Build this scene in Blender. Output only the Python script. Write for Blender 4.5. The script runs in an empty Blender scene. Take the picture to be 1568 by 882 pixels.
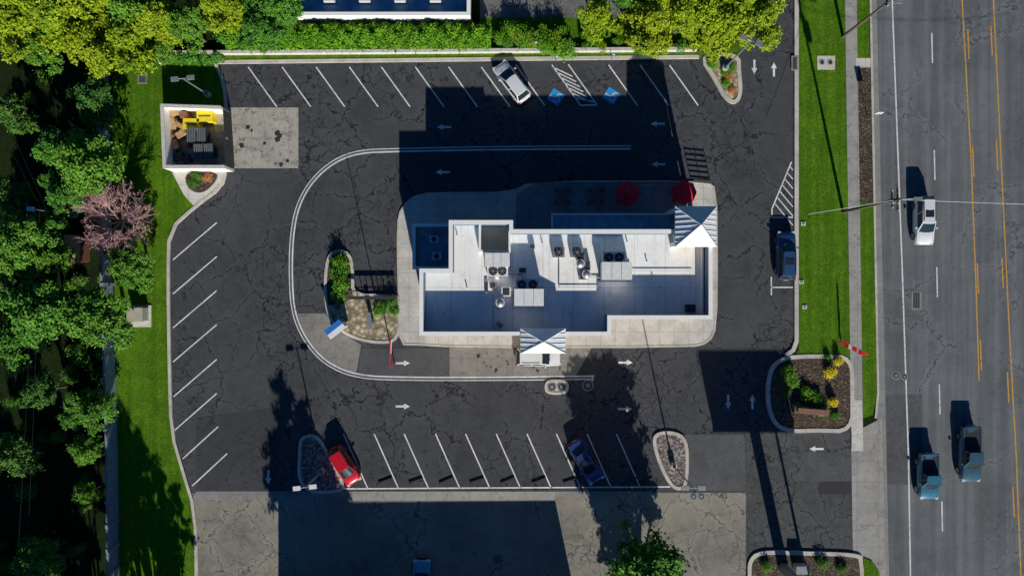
import bpy, math, random
import numpy as np
from mathutils import Vector, Matrix
random.seed(7); rng=np.random.default_rng(7)
H=70.0; S=15.0
def P(px,py,z=0.0):
    k=(H-z)/H
    return ((px-784)/S*k,(441-py)/S*k)
scene=bpy.context.scene
# ------------------------------------------------------------ materials
def nd(nt,typ,ins=None,**props):
    n=nt.nodes.new(typ)
    for k,v in props.items(): setattr(n,k,v)
    for k,v in (ins or {}).items():
        if isinstance(v,bpy.types.NodeSocket): nt.links.new(v,n.inputs[k])
        else: n.inputs[k].default_value=v
    return n
def newmat(name):
    m=bpy.data.materials.new(name); m.use_nodes=True
    nt=m.node_tree; b=nt.nodes['Principled BSDF']
    return m,nt,b
def C(c): return (c[0],c[1],c[2],1.0)
def mixc(nt,f,a,b,blend='MIX'):
    n=nt.nodes.new('ShaderNodeMix'); n.data_type='RGBA'; n.blend_type=blend
    for i,v in ((0,f),(6,a),(7,b)):
        if isinstance(v,bpy.types.NodeSocket): nt.links.new(v,n.inputs[i])
        elif i==0: n.inputs[i].default_value=v
        else: n.inputs[i].default_value=C(v)
    return n.outputs[2]
def noise(nt,co,scale,detail=3,rough=.55):
    return nd(nt,'ShaderNodeTexNoise',{'Vector':co,'Scale':scale,'Detail':detail,'Roughness':rough})
def mr(nt,v,a,b,c=0.,d=1.):
    return nd(nt,'ShaderNodeMapRange',{0:v,1:a,2:b,3:c,4:d}).outputs[0]
def mth(nt,op,a,b=0.):
    return nd(nt,'ShaderNodeMath',{0:a,1:b},operation=op).outputs[0]
def stretch(nt,co,s):
    return nd(nt,'ShaderNodeMapping',{'Vector':co,'Scale':s}).outputs[0]
def plain(name,col,rough=.7,var=.15,scale=3.,bump=0.,metal=0.,coat=0.,spec=None):
    m,nt,b=newmat(name)
    co=nd(nt,'ShaderNodeTexCoord').outputs['Object']
    n=noise(nt,co,scale,4)
    c=mixc(nt,mr(nt,n.outputs[0],.3,.7),[x*(1-var) for x in col],[min(1,x*(1+var)) for x in col])
    nt.links.new(c,b.inputs['Base Color'])
    b.inputs['Roughness'].default_value=rough; b.inputs['Metallic'].default_value=metal
    b.inputs['Coat Weight'].default_value=coat
    if spec is not None: b.inputs['Specular IOR Level'].default_value=spec
    if bump:
        bp=nd(nt,'ShaderNodeBump',{'Height':noise(nt,co,scale*6,2).outputs[0],'Strength':bump,'Distance':.05})
        nt.links.new(bp.outputs[0],b.inputs['Normal'])
    return m
def warp(nt,co,dist,sc=.9):
    n=noise(nt,co,sc,3,.65)
    v=nd(nt,'ShaderNodeVectorMath',{0:n.outputs[1],1:(.5,.5,.5)},operation='SUBTRACT').outputs[0]
    v=nd(nt,'ShaderNodeVectorMath',{0:v,'Scale':dist},operation='SCALE').outputs[0]
    return nd(nt,'ShaderNodeVectorMath',{0:co,1:v},operation='ADD').outputs[0]
def vedge(nt,v,s): return nd(nt,'ShaderNodeTexVoronoi',{'Vector':v,'Scale':s},feature='DISTANCE_TO_EDGE').outputs['Distance']
def asphalt(name,col,crackcol,big=.22,lane=False,crk=.85,warm=(1,1,1),contrast=1.,lo=.38):
    m,nt,b=newmat(name)
    co=nd(nt,'ShaderNodeTexCoord').outputs['Object']
    c1=[x*(1-.24*contrast) for x in col]; c2=[x*(1+.24*contrast)*w for x,w in zip(col,warm)]
    base=mixc(nt,mr(nt,noise(nt,co,.12,4,.6).outputs[0],.34,.66),c1,c2)
    st=noise(nt,co,.9,5,.78).outputs[0]
    base=mixc(nt,mr(nt,st,.44,.72,0,.45),base,[x*1.6 for x in col])
    base=mixc(nt,mr(nt,st,.44,.28,0,.6),base,[x*.5 for x in col])
    gr=noise(nt,co,9,3,.85).outputs[0]
    base=mixc(nt,mr(nt,gr,.45,.70,0,.5),base,[x*1.7 for x in col])
    base=mixc(nt,mr(nt,gr,.48,.30,0,.5),base,[x*.5 for x in col])
    if lane:
        cs=stretch(nt,co,(1.1,.03,1))
        n1=noise(nt,cs,1.,4,.6).outputs[0]
        base=mixc(nt,mr(nt,n1,.40,.64,0,.5),base,[x*.6 for x in col])
        base=mixc(nt,mr(nt,n1,.46,.32,0,.45),base,[x*1.4 for x in col])
    mask=noise(nt,co,.10,3).outputs[0]
    wv=warp(nt,co,1.9)
    e1=vedge(nt,wv,big)
    k1=mth(nt,'MULTIPLY',mr(nt,e1,big*.025,big*.085,1,0),mr(nt,mask,lo,lo+.12))
    e2=vedge(nt,wv,big*2.9)
    k2=mth(nt,'MULTIPLY',mr(nt,e2,big*.03,big*.15,.8,0),mr(nt,mask,lo+.12,lo+.21))
    k=mth(nt,'MULTIPLY',mth(nt,'MAXIMUM',k1,k2),crk)
    k=mth(nt,'MULTIPLY',k,mr(nt,st,.34,.52,.45,1))
    halo=mth(nt,'MULTIPLY',mr(nt,e1,0,big*.55,.28,0),mr(nt,mask,lo,lo+.12))
    base=mixc(nt,halo,base,[x*2.0 for x in col])
    base=mixc(nt,k,base,crackcol)
    nt.links.new(base,b.inputs['Base Color'])
    b.inputs['Roughness'].default_value=.9; b.inputs['Specular IOR Level'].default_value=.15
    bp=nd(nt,'ShaderNodeBump',{'Height':gr,'Strength':.3,'Distance':.03})
    nt.links.new(bp.outputs[0],b.inputs['Normal'])
    return m
def concrete(name,col,joint=1.5,jw=.05,stain=.4,crack=0.,lo=.52):
    m,nt,b=newmat(name)
    co=nd(nt,'ShaderNodeTexCoord').outputs['Object']
    base=mixc(nt,mr(nt,noise(nt,co,.5,4,.65).outputs[0],.3,.7),[x*.78 for x in col],[x*1.15 for x in col])
    s1=noise(nt,co,1.3,5,.8).outputs[0]
    base=mixc(nt,mr(nt,s1,lo,lo+.13,0,stain),base,[x*.32 for x in col])
    base=mixc(nt,mr(nt,noise(nt,co,14,2,.8).outputs[0],.4,.7,0,.3),base,[x*.65 for x in col])
    if joint:
        sp=nd(nt,'ShaderNodeSeparateXYZ',{0:co})
        ks=[]
        for i in (0,1):
            f=mth(nt,'FRACT',mth(nt,'DIVIDE',sp.outputs[i],joint))
            ks.append(mth(nt,'LESS_THAN',f,jw/joint))
        k=mth(nt,'MULTIPLY',mth(nt,'MAXIMUM',ks[0],ks[1]),.5)
        base=mixc(nt,k,base,[x*.35 for x in col])
    if crack:
        e=vedge(nt,warp(nt,co,2.2),.16)
        base=mixc(nt,mr(nt,e,.003,.010,crack,0),base,[x*.3 for x in col])
    nt.links.new(base,b.inputs['Base Color']); b.inputs['Roughness'].default_value=.85
    b.inputs['Specular IOR Level'].default_value=.3
    return m
def grassmat(name,c1,c2,c3,mow=0.):
    m,nt,b=newmat(name)
    co=nd(nt,'ShaderNodeTexCoord').outputs['Object']
    base=mixc(nt,mr(nt,noise(nt,co,.45,4,.7).outputs[0],.32,.68),c1,c2)
    base=mixc(nt,mr(nt,noise(nt,co,1.6,4,.75).outputs[0],.50,.68,0,.75),base,c3)
    if mow:
        cs=stretch(nt,co,(1.9,.06,1))
        base=mixc(nt,mr(nt,noise(nt,cs,1.,2,.5).outputs[0],.42,.6,0,mow),base,[x*.6 for x in c1])
    g=noise(nt,co,7,4,.9).outputs[0]
    base=mixc(nt,mr(nt,g,.50,.34,0,.8),base,[x*.3 for x in c1])
    base=mixc(nt,mr(nt,g,.52,.68,0,.5),base,[min(1,x*1.6) for x in c2])
    nt.links.new(base,b.inputs['Base Color']); b.inputs['Roughness'].default_value=.95
    b.inputs['Specular IOR Level'].default_value=.1
    bp=nd(nt,'ShaderNodeBump',{'Height':g,'Strength':.8,'Distance':.12})
    nt.links.new(bp.outputs[0],b.inputs['Normal'])
    return m
def gravel(name,cols,scale=6.):
    m,nt,b=newmat(name)
    co=nd(nt,'ShaderNodeTexCoord').outputs['Object']
    vo=nd(nt,'ShaderNodeTexVoronoi',{'Vector':warp(nt,co,.25),'Scale':scale})
    rp=nt.nodes.new('ShaderNodeValToRGB')
    els=rp.color_ramp.elements
    while len(els)<len(cols): els.new(.5)
    for i,c in enumerate(cols): els[i].position=i/(len(cols)-1); els[i].color=C(c)
    sp=nd(nt,'ShaderNodeSeparateColor',{0:vo.outputs['Color']})
    nt.links.new(sp.outputs[0],rp.inputs[0])
    d=mr(nt,vo.outputs['Distance'],.25,.7,0,.75)
    base=mixc(nt,d,rp.outputs[0],[x*.2 for x in cols[0]])
    base=mixc(nt,mr(nt,noise(nt,co,.9,4,.7).outputs[0],.5,.7,0,.5),base,[x*.5 for x in cols[0]])
    nt.links.new(base,b.inputs['Base Color']); b.inputs['Roughness'].default_value=.9
    bp=nd(nt,'ShaderNodeBump',{'Height':vo.outputs['Distance'],'Strength':.9,'Distance':-.06})
    nt.links.new(bp.outputs[0],b.inputs['Normal'])
    return m
def paint(name,col,under,wear=.62):
    m,nt,b=newmat(name)
    co=nd(nt,'ShaderNodeTexCoord').outputs['Object']
    n=noise(nt,co,4,5,.85).outputs[0]
    base=mixc(nt,mr(nt,n,wear-.07,wear+.05),col,under)
    base=mixc(nt,mr(nt,noise(nt,co,.7,3).outputs[0],.35,.7,0,.5),base,[(x*.4+y*.6) for x,y in zip(col,under)])
    nt.links.new(base,b.inputs['Base Color']); b.inputs['Roughness'].default_value=.8
    return m
def leafmat(name,cd,cl,cv=None):
    m,nt,b=newmat(name)
    g=nt.nodes.new('ShaderNodeNewGeometry'); oi=nt.nodes.new('ShaderNodeObjectInfo')
    co=nd(nt,'ShaderNodeTexCoord').outputs['Object']
    f=mr(nt,noise(nt,co,.9,2).outputs[0],.36,.62)
    f2=mth(nt,'ADD',mth(nt,'MULTIPLY',f,.55),mth(nt,'MULTIPLY',g.outputs['Random Per Island'],.45))
    base=mixc(nt,f2,cd,cl)
    base=mixc(nt,mth(nt,'MULTIPLY',oi.outputs['Random'],.4),base,cv or [cl[0]*1.2,cl[1]*.9,cl[2]])
    nt.links.new(base,b.inputs['Base Color']); b.inputs['Roughness'].default_value=.65
    b.inputs['Specular IOR Level'].default_value=.2
    return m
ASP=(.062,.064,.070)
M={}
M['lot']=asphalt('asphalt_lot',ASP,(.012,.012,.015),.25,lo=.34,crk=.95)
M['lot2']=asphalt('asphalt_drive',(.076,.078,.080),(.016,.016,.018),.28,lo=.34)
M['old']=asphalt('asphalt_old',(.225,.213,.185),(.05,.05,.05),.20,warm=(1.06,1.03,.94),contrast=1.4)
M['road']=asphalt('asphalt_road',(.140,.150,.155),(.045,.045,.05),.09,lane=True,crk=.8)
M['topl']=asphalt('asphalt_top',(.15,.15,.15),(.03,.03,.03),.3)
M['patch']=plain('asphalt_patch',(.033,.033,.038),.9,.25,6)
M['oil']=plain('asphalt_oil',(.030,.031,.036),.7,.5,4)
M['patch2']=asphalt('asphalt_patch_light',(.088,.090,.094),(.03,.03,.03),.3,crk=.4)
M['patch3']=asphalt('asphalt_patch_dark',(.050,.052,.058),(.015,.015,.015),.3,crk=.7)
M['cline']=plain('lane_edge_grey',(.115,.117,.12),.9,.3,3)
M['conc']=concrete('concrete_walk',(.64,.61,.56),1.5,stain=.3)
M['apron']=concrete('concrete_apron',(.38,.365,.335),2.2,crack=.6)
M['pad']=concrete('concrete_pad',(.46,.43,.37),3.8,stain=.9,lo=.50)
M['lane']=concrete('concrete_lane',(.28,.265,.235),3.6,stain=.6)
M['patio']=concrete('concrete_patio',(.30,.32,.34),1.8,stain=.6)
M['gut']=concrete('concrete_gutter',(.28,.28,.265),3.0)
M['curb']=concrete('concrete_curb',(.60,.56,.49),3.0,.03,stain=.35)
M['cpale']=plain('concrete_pale',(.60,.57,.52),.85,.2,3)
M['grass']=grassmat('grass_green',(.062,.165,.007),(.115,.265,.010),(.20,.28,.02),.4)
M['dgrass']=grassmat('grass_dark_shade',(.009,.022,.005),(.018,.038,.007),(.03,.035,.014))  # dark ivy and soil, with tree shade painted into the colour
M['mulch']=gravel('mulch',[(.05,.035,.022),(.15,.10,.065),(.10,.07,.05),(.24,.18,.12)],5)
M['tan']=gravel('rock_tan',[(.42,.32,.19),(.68,.58,.40),(.52,.43,.28)],2.0)
M['rock']=gravel('rock_grey',[(.12,.11,.12),(.42,.36,.34),(.28,.20,.17),(.52,.48,.44)],4.0)
M['white']=paint('paint_white',(.86,.86,.84),ASP)
M['whiter']=paint('paint_white_road',(.82,.82,.80),(.13,.13,.13),.60)
M['yel']=paint('paint_yellow',(.75,.38,.03),(.13,.13,.13),.58)
M['blue']=paint('paint_blue',(.012,.34,.78),ASP,.72)
M['wallw']=plain('stucco_white',(.90,.88,.84),.8,.05,4,.2)
M['lining']=plain('parapet_shade_lining',(.16,.23,.30),.85,.12,4,.2)  # shade-dark colour, absorbs bounced sun so the roof shade stays deep
M['wallt']=plain('stucco_tan',(.52,.43,.32),.85,.1,4,.2)
M['glass']=plain('glass_dark',(.02,.03,.035),.06,.05,1,spec=.8)
M['black']=plain('black_rubber',(.018,.018,.02),.7,.2)
M['chrome']=plain('metal_bright',(.6,.6,.6),.3,.05,metal=.9)
M['metal']=plain('metal_grey',(.35,.36,.37),.45,.15,metal=.5)
M['dmetal']=plain('metal_dark',(.06,.06,.065),.5,.15,metal=.3)
M['hvac']=plain('hvac_paint',(.76,.76,.74),.5,.10,3)
M['bark']=plain('bark',(.10,.075,.055),.9,.3,6,.5)
M['wood']=plain('pole_wood',(.13,.095,.07),.85,.3,4,.3)
M['twig']=plain('twig_pink',(.48,.29,.27),.85,.25,3)
M['red']=plain('red_fabric',(.85,.010,.04),.8,.12,2)
M['redm']=plain('red_plastic',(.85,.025,.05),.45,.1,2)
M['brown']=plain('wood_brown',(.26,.11,.07),.6,.2,5)
M['card']=plain('cardboard',(.46,.30,.14),.9,.25,3)
M['yelp']=plain('yellow_plastic',(.90,.70,.02),.5,.1,2)
M['binc']=plain('dumpster_green',(.03,.06,.055),.55,.25,2)
M['lid']=plain('dumpster_lid',(.05,.055,.06),.6,.2,3)
M['beige']=plain('utility_beige',(.45,.43,.34),.6,.12,2)
M['hl']=plain('headlamp',(.75,.78,.8),.1,.05)
M['tl']=plain('taillamp',(.4,.01,.01),.2,.05)
M['signb']=plain('sign_blue',(.03,.18,.60),.4,.08,2)
M['signw']=plain('sign_white',(.84,.84,.82),.4,.05,2)
M['fence']=plain('block_wall',(.24,.29,.34),.9,.2,2,.3)
M['leafA']=leafmat('leaves_yellowgreen',(.055,.15,.006),(.34,.48,.012),(.38,.42,.012))
M['leafB']=leafmat('leaves_green',(.022,.105,.015),(.13,.36,.034),(.22,.38,.022))
M['leafC']=leafmat('leaves_dark',(.016,.070,.014),(.09,.24,.032),(.12,.22,.022))
M['leafH']=leafmat('leaves_hedge',(.035,.13,.006),(.18,.42,.014),(.18,.42,.014))
M['leafY']=leafmat('leaves_gold',(.40,.36,.01),(.80,.70,.03))
M['flower']=leafmat('flowers',(.4,.08,.03),(.65,.35,.1))
M['pink']=leafmat('buds_pink',(.46,.26,.28),(.74,.52,.52))
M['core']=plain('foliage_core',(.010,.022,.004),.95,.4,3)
m,nt,b=newmat('roof_membrane')
co=nd(nt,'ShaderNodeTexCoord').outputs['Object']
base=mixc(nt,mr(nt,noise(nt,co,.35,4,.65).outputs[0],.3,.7),(.88,.86,.83),(.94,.94,.93))
base=mixc(nt,mr(nt,noise(nt,co,.9,5,.8).outputs[0],.52,.72,0,.6),base,(.62,.55,.46))
cs=stretch(nt,co,(1,.12,1))
base=mixc(nt,mr(nt,noise(nt,cs,2.4,3,.6).outputs[0],.53,.68,0,.4),base,(.60,.56,.50))
sp=nd(nt,'ShaderNodeSeparateXYZ',{0:co})
k1=mth(nt,'LESS_THAN',mth(nt,'FRACT',mth(nt,'DIVIDE',sp.outputs[0],2.9)),.02)
k2=mth(nt,'LESS_THAN',mth(nt,'FRACT',mth(nt,'DIVIDE',sp.outputs[1],6.1)),.01)
base=mixc(nt,mth(nt,'MULTIPLY',mth(nt,'MAXIMUM',k1,k2),.5),base,(.35,.34,.32))
nt.links.new(base,b.inputs['Base Color']); b.inputs['Roughness'].default_value=.6
b.inputs['Specular IOR Level'].default_value=.2
M['roofw']=m
M['roofg']=plain('roof_blue_shade',(.22,.42,.56),.7,.25,1.2)  # blue cast of the shaded low roofs, painted into the base colour
M['seam']=plain('roof_metal_white',(.80,.82,.83),.4,.06,2)
def carpaint(name,c):
    return plain(name,c,.28,.04,1,coat=1.0,metal=.1)
# ------------------------------------------------------------ mesh builder
class MB:
    def __init__(s): s.v=[];s.f=[];s.m=[];s.sm=[];s.mats=[]
    def mi(s,mat):
        if isinstance(mat,str): mat=M[mat]
        if mat not in s.mats: s.mats.append(mat)
        return s.mats.index(mat)
    def add(s,vs,fs,mat,smooth=False):
        o=len(s.v); s.v+= [tuple(x) for x in vs]; i=s.mi(mat)
        for f in fs: s.f.append(tuple(o+k for k in f)); s.m.append(i); s.sm.append(smooth)
    def box(s,c,d,mat,rz=0.,tilt=None):
        x,y,z=[k/2 for k in d]
        vs=[Vector((a*x,b*y,g*z)) for g in(-1,1) for b in(-1,1) for a in(-1,1)]
        R=Matrix.Rotation(rz,3,'Z')
        if tilt is not None: R=R@Matrix.Rotation(tilt[1],3,tilt[0])
        vs=[R@v+Vector(c) for v in vs]
        s.add(vs,[(0,2,3,1),(4,5,7,6),(0,1,5,4),(2,6,7,3),(0,4,6,2),(1,3,7,5)],mat)
    def cyl(s,p0,p1,r0,r1,n,mat,caps=True,smooth=True):
        p0=Vector(p0);p1=Vector(p1);d=(p1-p0)
        if d.length<1e-6:return
        q=d.to_track_quat('Z','X'); vs=[]
        for p,r in((p0,r0),(p1,r1)):
            for i in range(n):
                a=2*math.pi*i/n; vs.append(p+q@Vector((r*math.cos(a),r*math.sin(a),0)))
        s.add(vs,[(i,(i+1)%n,n+(i+1)%n,n+i) for i in range(n)],mat,smooth)
        if caps: s.add(vs,[tuple(range(n-1,-1,-1)),tuple(range(n,2*n))],mat)
    def prism(s,pts,z0,z1,mat,side=None):
        n=len(pts)
        a=sum(pts[i][0]*pts[(i+1)%n][1]-pts[(i+1)%n][0]*pts[i][1] for i in range(n))
        if a<0: pts=pts[::-1]
        top=[(x,y,z1) for x,y in pts]
        s.add(top,[tuple(range(n))],mat)
        if z0 is not None and z0<z1:
            bt=[(x,y,z0) for x,y in pts]
            s.add(bt+top,[(i,(i+1)%n,n+(i+1)%n,n+i) for i in range(n)],side or mat)
    def strip(s,pts,w,z0,z1,mat,closed=False):
        P2=[Vector(p) for p in pts]; n=len(P2); L=[];R=[]
        for i in range(n):
            a=P2[i-1] if (i>0 or closed) else None
            c=P2[(i+1)%n] if (i<n-1 or closed) else None
            b=P2[i]
            d1=(b-a).normalized() if a is not None else None
            d2=(c-b).normalized() if c is not None else None
            if d1 is None:d1=d2
            if d2 is None:d2=d1
            nn=Vector((-(d1.y+d2.y),d1.x+d2.x))
            if nn.length<1e-5: nn=Vector((-d1.y,d1.x))
            nn.normalize(); k=max(.35,nn.dot(Vector((-d1.y,d1.x))))
            L.append(b+nn*w/2/k);R.append(b-nn*w/2/k)
        m=n if closed else n-1
        vs=[(p.x,p.y,z1) for p in L]+[(p.x,p.y,z1) for p in R]
        fs=[(i,n+i,n+(i+1)%n,(i+1)%n) for i in range(m)]
        if z0 is not None and z0<z1:
            vs+=[(p.x,p.y,z0) for p in L]+[(p.x,p.y,z0) for p in R]
            fs+=[(2*n+i,i,(i+1)%n,2*n+(i+1)%n) for i in range(m)]
            fs+=[(n+i,3*n+i,3*n+(i+1)%n,n+(i+1)%n) for i in range(m)]
            if not closed: fs+=[(0,2*n,3*n,n),(n-1,2*n-1,4*n-1,3*n-1)]
        s.add(vs,fs,mat)
    def obj(s,name,loc=None,rz=0.,parent=None,ang=None):
        me=bpy.data.meshes.new(name); me.from_pydata(s.v,[],s.f)
        for m in s.mats: me.materials.append(m)
        me.polygons.foreach_set('material_index',s.m); me.polygons.foreach_set('use_smooth',s.sm)
        me.update()
        if ang: me.set_sharp_from_angle(angle=ang)
        o=bpy.data.objects.new(name,me); scene.collection.objects.link(o)
        if loc: o.location=loc
        o.rotation_euler[2]=rz
        if parent: o.parent=parent
        return o
def PP(pts,z=0): return [P(a,b,z) for a,b in pts]
def chaikin(pts,it=2,closed=True):
    for _ in range(it):
        q=[];n=len(pts)
        rg=range(n) if closed else range(n-1)
        if not closed:q.append(pts[0])
        for i in rg:
            a=pts[i];b=pts[(i+1)%n]
            q.append((a[0]*.75+b[0]*.25,a[1]*.75+b[1]*.25)); q.append((a[0]*.25+b[0]*.75,a[1]*.25+b[1]*.75))
        if not closed:q.append(pts[-1])
        pts=q
    return pts
def sheet(name,pts,z,mat,z0=None,side=None):
    b=MB(); b.prism(PP(pts),z0,z,mat,side); return b.obj(name)
def empty(name,loc=(0,0,0)):
    e=bpy.data.objects.new(name,None); scene.collection.objects.link(e); e.location=loc; return e
# ------------------------------------------------------------ ground
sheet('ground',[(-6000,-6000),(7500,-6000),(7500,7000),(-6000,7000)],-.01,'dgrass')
sheet('parking_lot',[(240,-3000),(1310,-3000),(1310,870),(240,870)],.0,'lot')
sheet('neighbor_pavement',[(280,755),(700,754),(1142,754),(1142,1900),(280,1900)],.006,'old')
sheet('driveway',[(1142,662),(1308,662),(1308,852),(1142,852)],.006,'lot2')
def ex(y,a,b):
    return a+(b-a)*y/882.
road=[(ex(-6000,1340,1356),-6000),(ex(-6000,1690,1712),-6000),(ex(6000,1690,1712),6000),(ex(6000,1340,1356),6000)]
sheet('road',road,.006,'road')
b=MB()
b.prism(PP([(ex(-6000,1293,1306),-6000),(ex(-6000,1311,1324),-6000),(ex(660,1311,1324),660),(ex(660,1293,1306),660)]),0,.12,'apron')
b.prism(PP([(1303,664),(1350,640),(1356,882),(1372,2000),(1318,2000),(1306,850)]),None,.016,'apron')
b.prism(PP([(1303,612),(1319,612),(1321,690),(1303,690)]),None,.125,'cpale')
b.prism(PP([(1310,90),(1335,90),(1335,104),(1310,104)]),0,.124,'conc')
b.obj('sidewalk')
b=MB(); b.strip([P(ex(y,1336,1355),y) for y in(-6000,0,882,6000)],.85,None,.012,'gut'); b.obj('gutter')
b=MB(); b.strip([P(ex(y,1332,1349),y) for y in(-6000,0,600)]+[P(1340,640)],.22,0,.15,'curb'); b.obj('road_kerb')
g=MB()
g.prism(PP([(1222,-3000),(ex(-3000,1293,1306),-3000),(ex(548,1293,1306),548),(1216,545),(1222,535),(1222,500)]),0,.10,'grass')
g.prism(PP([(ex(-3000,1311,1324),-3000),(ex(-3000,1330,1345),-3000),(1331,90),(1312,90)]),0,.10,'grass')
g.prism(PP([(1316,310),(1337,310),(1343,600),(1336,635),(1321,640)]),0,.10,'grass')
g.prism(PP([(1322,853),(1334,858),(1346,876),(1352,1200),(1322,1200)]),0,.10,'grass')
g.obj('grass_verge')
g=MB(); g.prism(PP([(1312,104),(1333,104),(1337,310),(1316,310)]),0,.09,'mulch'); g.obj('gravel_verge')
LP=[(318,92),(330,97),(343,128),(347,165),(347,262),(340,287),(300,316),(260,352),(258,420),(260,560),(263,660),(281,722),(299,780),(302,882),(304,1900)]
g=MB(); g.prism(PP([(-3000,-3000),(318,-3000)]+LP+[(-3000,1900)]),0,.10,'grass'); g.obj('grass_lawn')
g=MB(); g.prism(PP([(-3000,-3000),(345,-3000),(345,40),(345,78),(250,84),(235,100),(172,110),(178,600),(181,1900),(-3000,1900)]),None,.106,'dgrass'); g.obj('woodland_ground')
g=MB(); g.prism(PP([(318,-3000),(1131,-3000),(1131,60),(1131,92),(1075,88),(700,92),(330,97),(318,92)]),0,.10,'grass'); g.obj('grass_strip')
g=MB(); g.prism(PP([(735,-3000),(1131,-3000),(1131,-60),(960,28),(735,28)]),None,.108,'topl'); g.obj('upper_parking_lot')
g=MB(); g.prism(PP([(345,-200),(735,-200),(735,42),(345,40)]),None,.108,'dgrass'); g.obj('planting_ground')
k=MB()
k.strip(PP(chaikin(LP[1:],1,False)),.30,0,.16,'curb'); k.obj('lot_kerb')
k=MB(); k.strip(PP([(330,96),(700,92),(1070,88)]),.36,0,.16,'curb'); k.obj('lot_kerb')
k=MB(); k.strip(PP([(1219,-3000),(1219,500),(1219,522),(1214,536),(1203,544)]),.42,0,.15,'curb'); k.obj('lot_kerb')
k=MB(); k.strip(PP([(250,100),(247,84),(700,81),(1065,78)]),.32,0,.7,'cpale'); k.obj('low_wall')
k=MB(); k.strip(PP([(166,108),(171,400),(180,700),(184,1300)]),.22,0,1.9,'fence')
for i in range(26):
    y=112+i*36; x=166+(y-108)*.022
    k.box((*P(x,y),.98),(.34,.34,2.02),'fence')
k.obj('boundary_wall')
def island(name,pts,fill,kerb='curb',it=2,w=.32,h=.11):
    pts=chaikin(pts,it); q=PP(pts)
    b=MB(); b.prism(q,0,h,fill); b.strip(q,w,0,.165,kerb,closed=True); return b.obj(name)
island('kerbed_bed',[(1215,546),(1260,545),(1303,547),(1304,600),(1304,660),(1250,658),(1212,660),(1188,652),(1176,625),(1175,590),(1181,563),(1196,550)],'mulch',it=2,w=.40)
island('kerbed_bed',[(1147,882),(1147,858),(1162,844),(1230,846),(1310,848),(1320,856),(1322,1100),(1147,1100)],'mulch',w=.4)
island('kerbed_island',[(1070,84),(1095,122),(1108,148),(1124,160),(1134,146),(1131,110),(1130,84)],'tan',w=.4)
island('kerbed_island',[(458,752),(459,680),(464,668),(486,666),(505,700),(526,738),(524,753)],'rock',w=.3)
island('kerbed_island',[(1001,680),(1003,664),(1030,661),(1051,672),(1052,720),(1048,747),(1030,747),(1012,715)],'rock',w=.34)
island('kerbed_island',[(835,592),(838,583),(866,583),(870,592),(866,602),(838,602)],'cpale',w=.25)
g=MB(); g.prism(PP([(263,262),(345,262),(339,284),(297,315),(283,300)]),0,.13,'conc'); g.obj('concrete_corner')
island('kerbed_bed',[(282,262),(335,262),(335,278),(310,300),(286,290)],'mulch',w=.15,h=.15)
pad=[(612,470),(610,420),(609,345),(615,318),(640,297),(700,296),(780,296),(815,279),(1080,278),(1096,290),(1097,400),(1096,500),(1085,524),(1055,531),(700,531),(640,527),(612,527)]
q=PP(chaikin(pad,1)); b=MB(); b.prism(q,0,.13,'conc'); b.strip(q,.2,0,.16,'curb',closed=True); b.obj('building_walkway')
sheet('patio_slab',[(815,284),(1060,284),(1060,352),(790,352),(790,298)],.137,'patio')
island('kerbed_bed',[(500,470),(498,430),(503,390),(520,383),(537,390),(541,420),(540,452),(600,453),(612,456),(612,522),(575,525),(535,515),(510,495)],'tan',w=.3)
g=MB(); g.prism(PP([(500,468),(498,430),(504,394),(520,387),(534,394),(538,420),(537,455),(530,463)]),None,.125,'mulch'); g.obj('planting_soil')
sheet('concrete_pad',[(346,165),(457,165),(457,258),(346,258)],.010,'pad')
g=MB(); g.prism(PP([(688,532),(906,532),(893,556),(880,577),(688,577)]),None,.010,'lane')
g.prism(PP([(456,480),(498,480),(520,508),(553,528),(545,575),(512,564),(480,538),(462,508)]),None,.010,'lane'); g.obj('drive_through_slab')
g=MB(); g.prism(PP([(300,752),(1000,752),(1000,757),(300,765)]),None,.014,'gut'); g.prism(PP([(540,752),(855,752),(850,766),(540,766)]),None,.016,'apron'); g.obj('concrete_strip')
g=MB(); g.prism(PP([(1253,738),(1305,738),(1305,756),(1253,756)]),None,.014,'patch')
g.prism(PP([(1349,604),(1412,604),(1412,742),(1355,742)]),None,.010,'patch2')
g.prism(PP([(1240,690),(1303,700),(1303,736),(1215,736)]),None,.010,'patch2')
g.prism(PP([(553,533),(687,533),(687,576),(620,577),(548,573)]),None,.011,'patch2')
g.prism(PP([(300,640),(420,625),(430,750),(300,750)]),None,.008,'patch3')
g.prism(PP([(1048,665),(1140,665),(1142,752),(1052,750)]),None,.009,'patch2')
g.obj('asphalt_patches')
g=MB(); r_=random.Random(3)
def blob(px,py,r,z):
    n=11; g.prism([(P(px,py)[0]+r*r_.uniform(.6,1.2)*math.cos(i*math.tau/n),P(px,py)[1]+r*r_.uniform(.6,1.3)*math.sin(i*math.tau/n)) for i in range(n)],None,z,'oil')
zi=0
for x in (432,484,535,584,636,687,737,790,932,980):
    for _ in range(2): blob(x+r_.uniform(-12,0),r_.uniform(112,135),r_.uniform(.08,.26),.0245+zi*.0001);zi+=1
for x in (573,619,667,713,760,807,852,899):
    for _ in range(2): blob(x+r_.uniform(28,42),r_.uniform(690,722),r_.uniform(.08,.26),.0245+zi*.0001);zi+=1
for y in (400,452,504,556,609):
    for _ in range(2): blob(r_.uniform(278,300),y+r_.uniform(-2,18),r_.uniform(.08,.26),.0245+zi*.0001);zi+=1
for _ in range(14): blob(r_.uniform(700,860),r_.uniform(540,570),r_.uniform(.06,.22),.0245+zi*.0001);zi+=1
for _ in range(12): blob(r_.uniform(352,450),r_.uniform(190,252),r_.uniform(.08,.3),.0245+zi*.0001);zi+=1
g.obj('oil_spots')
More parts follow.
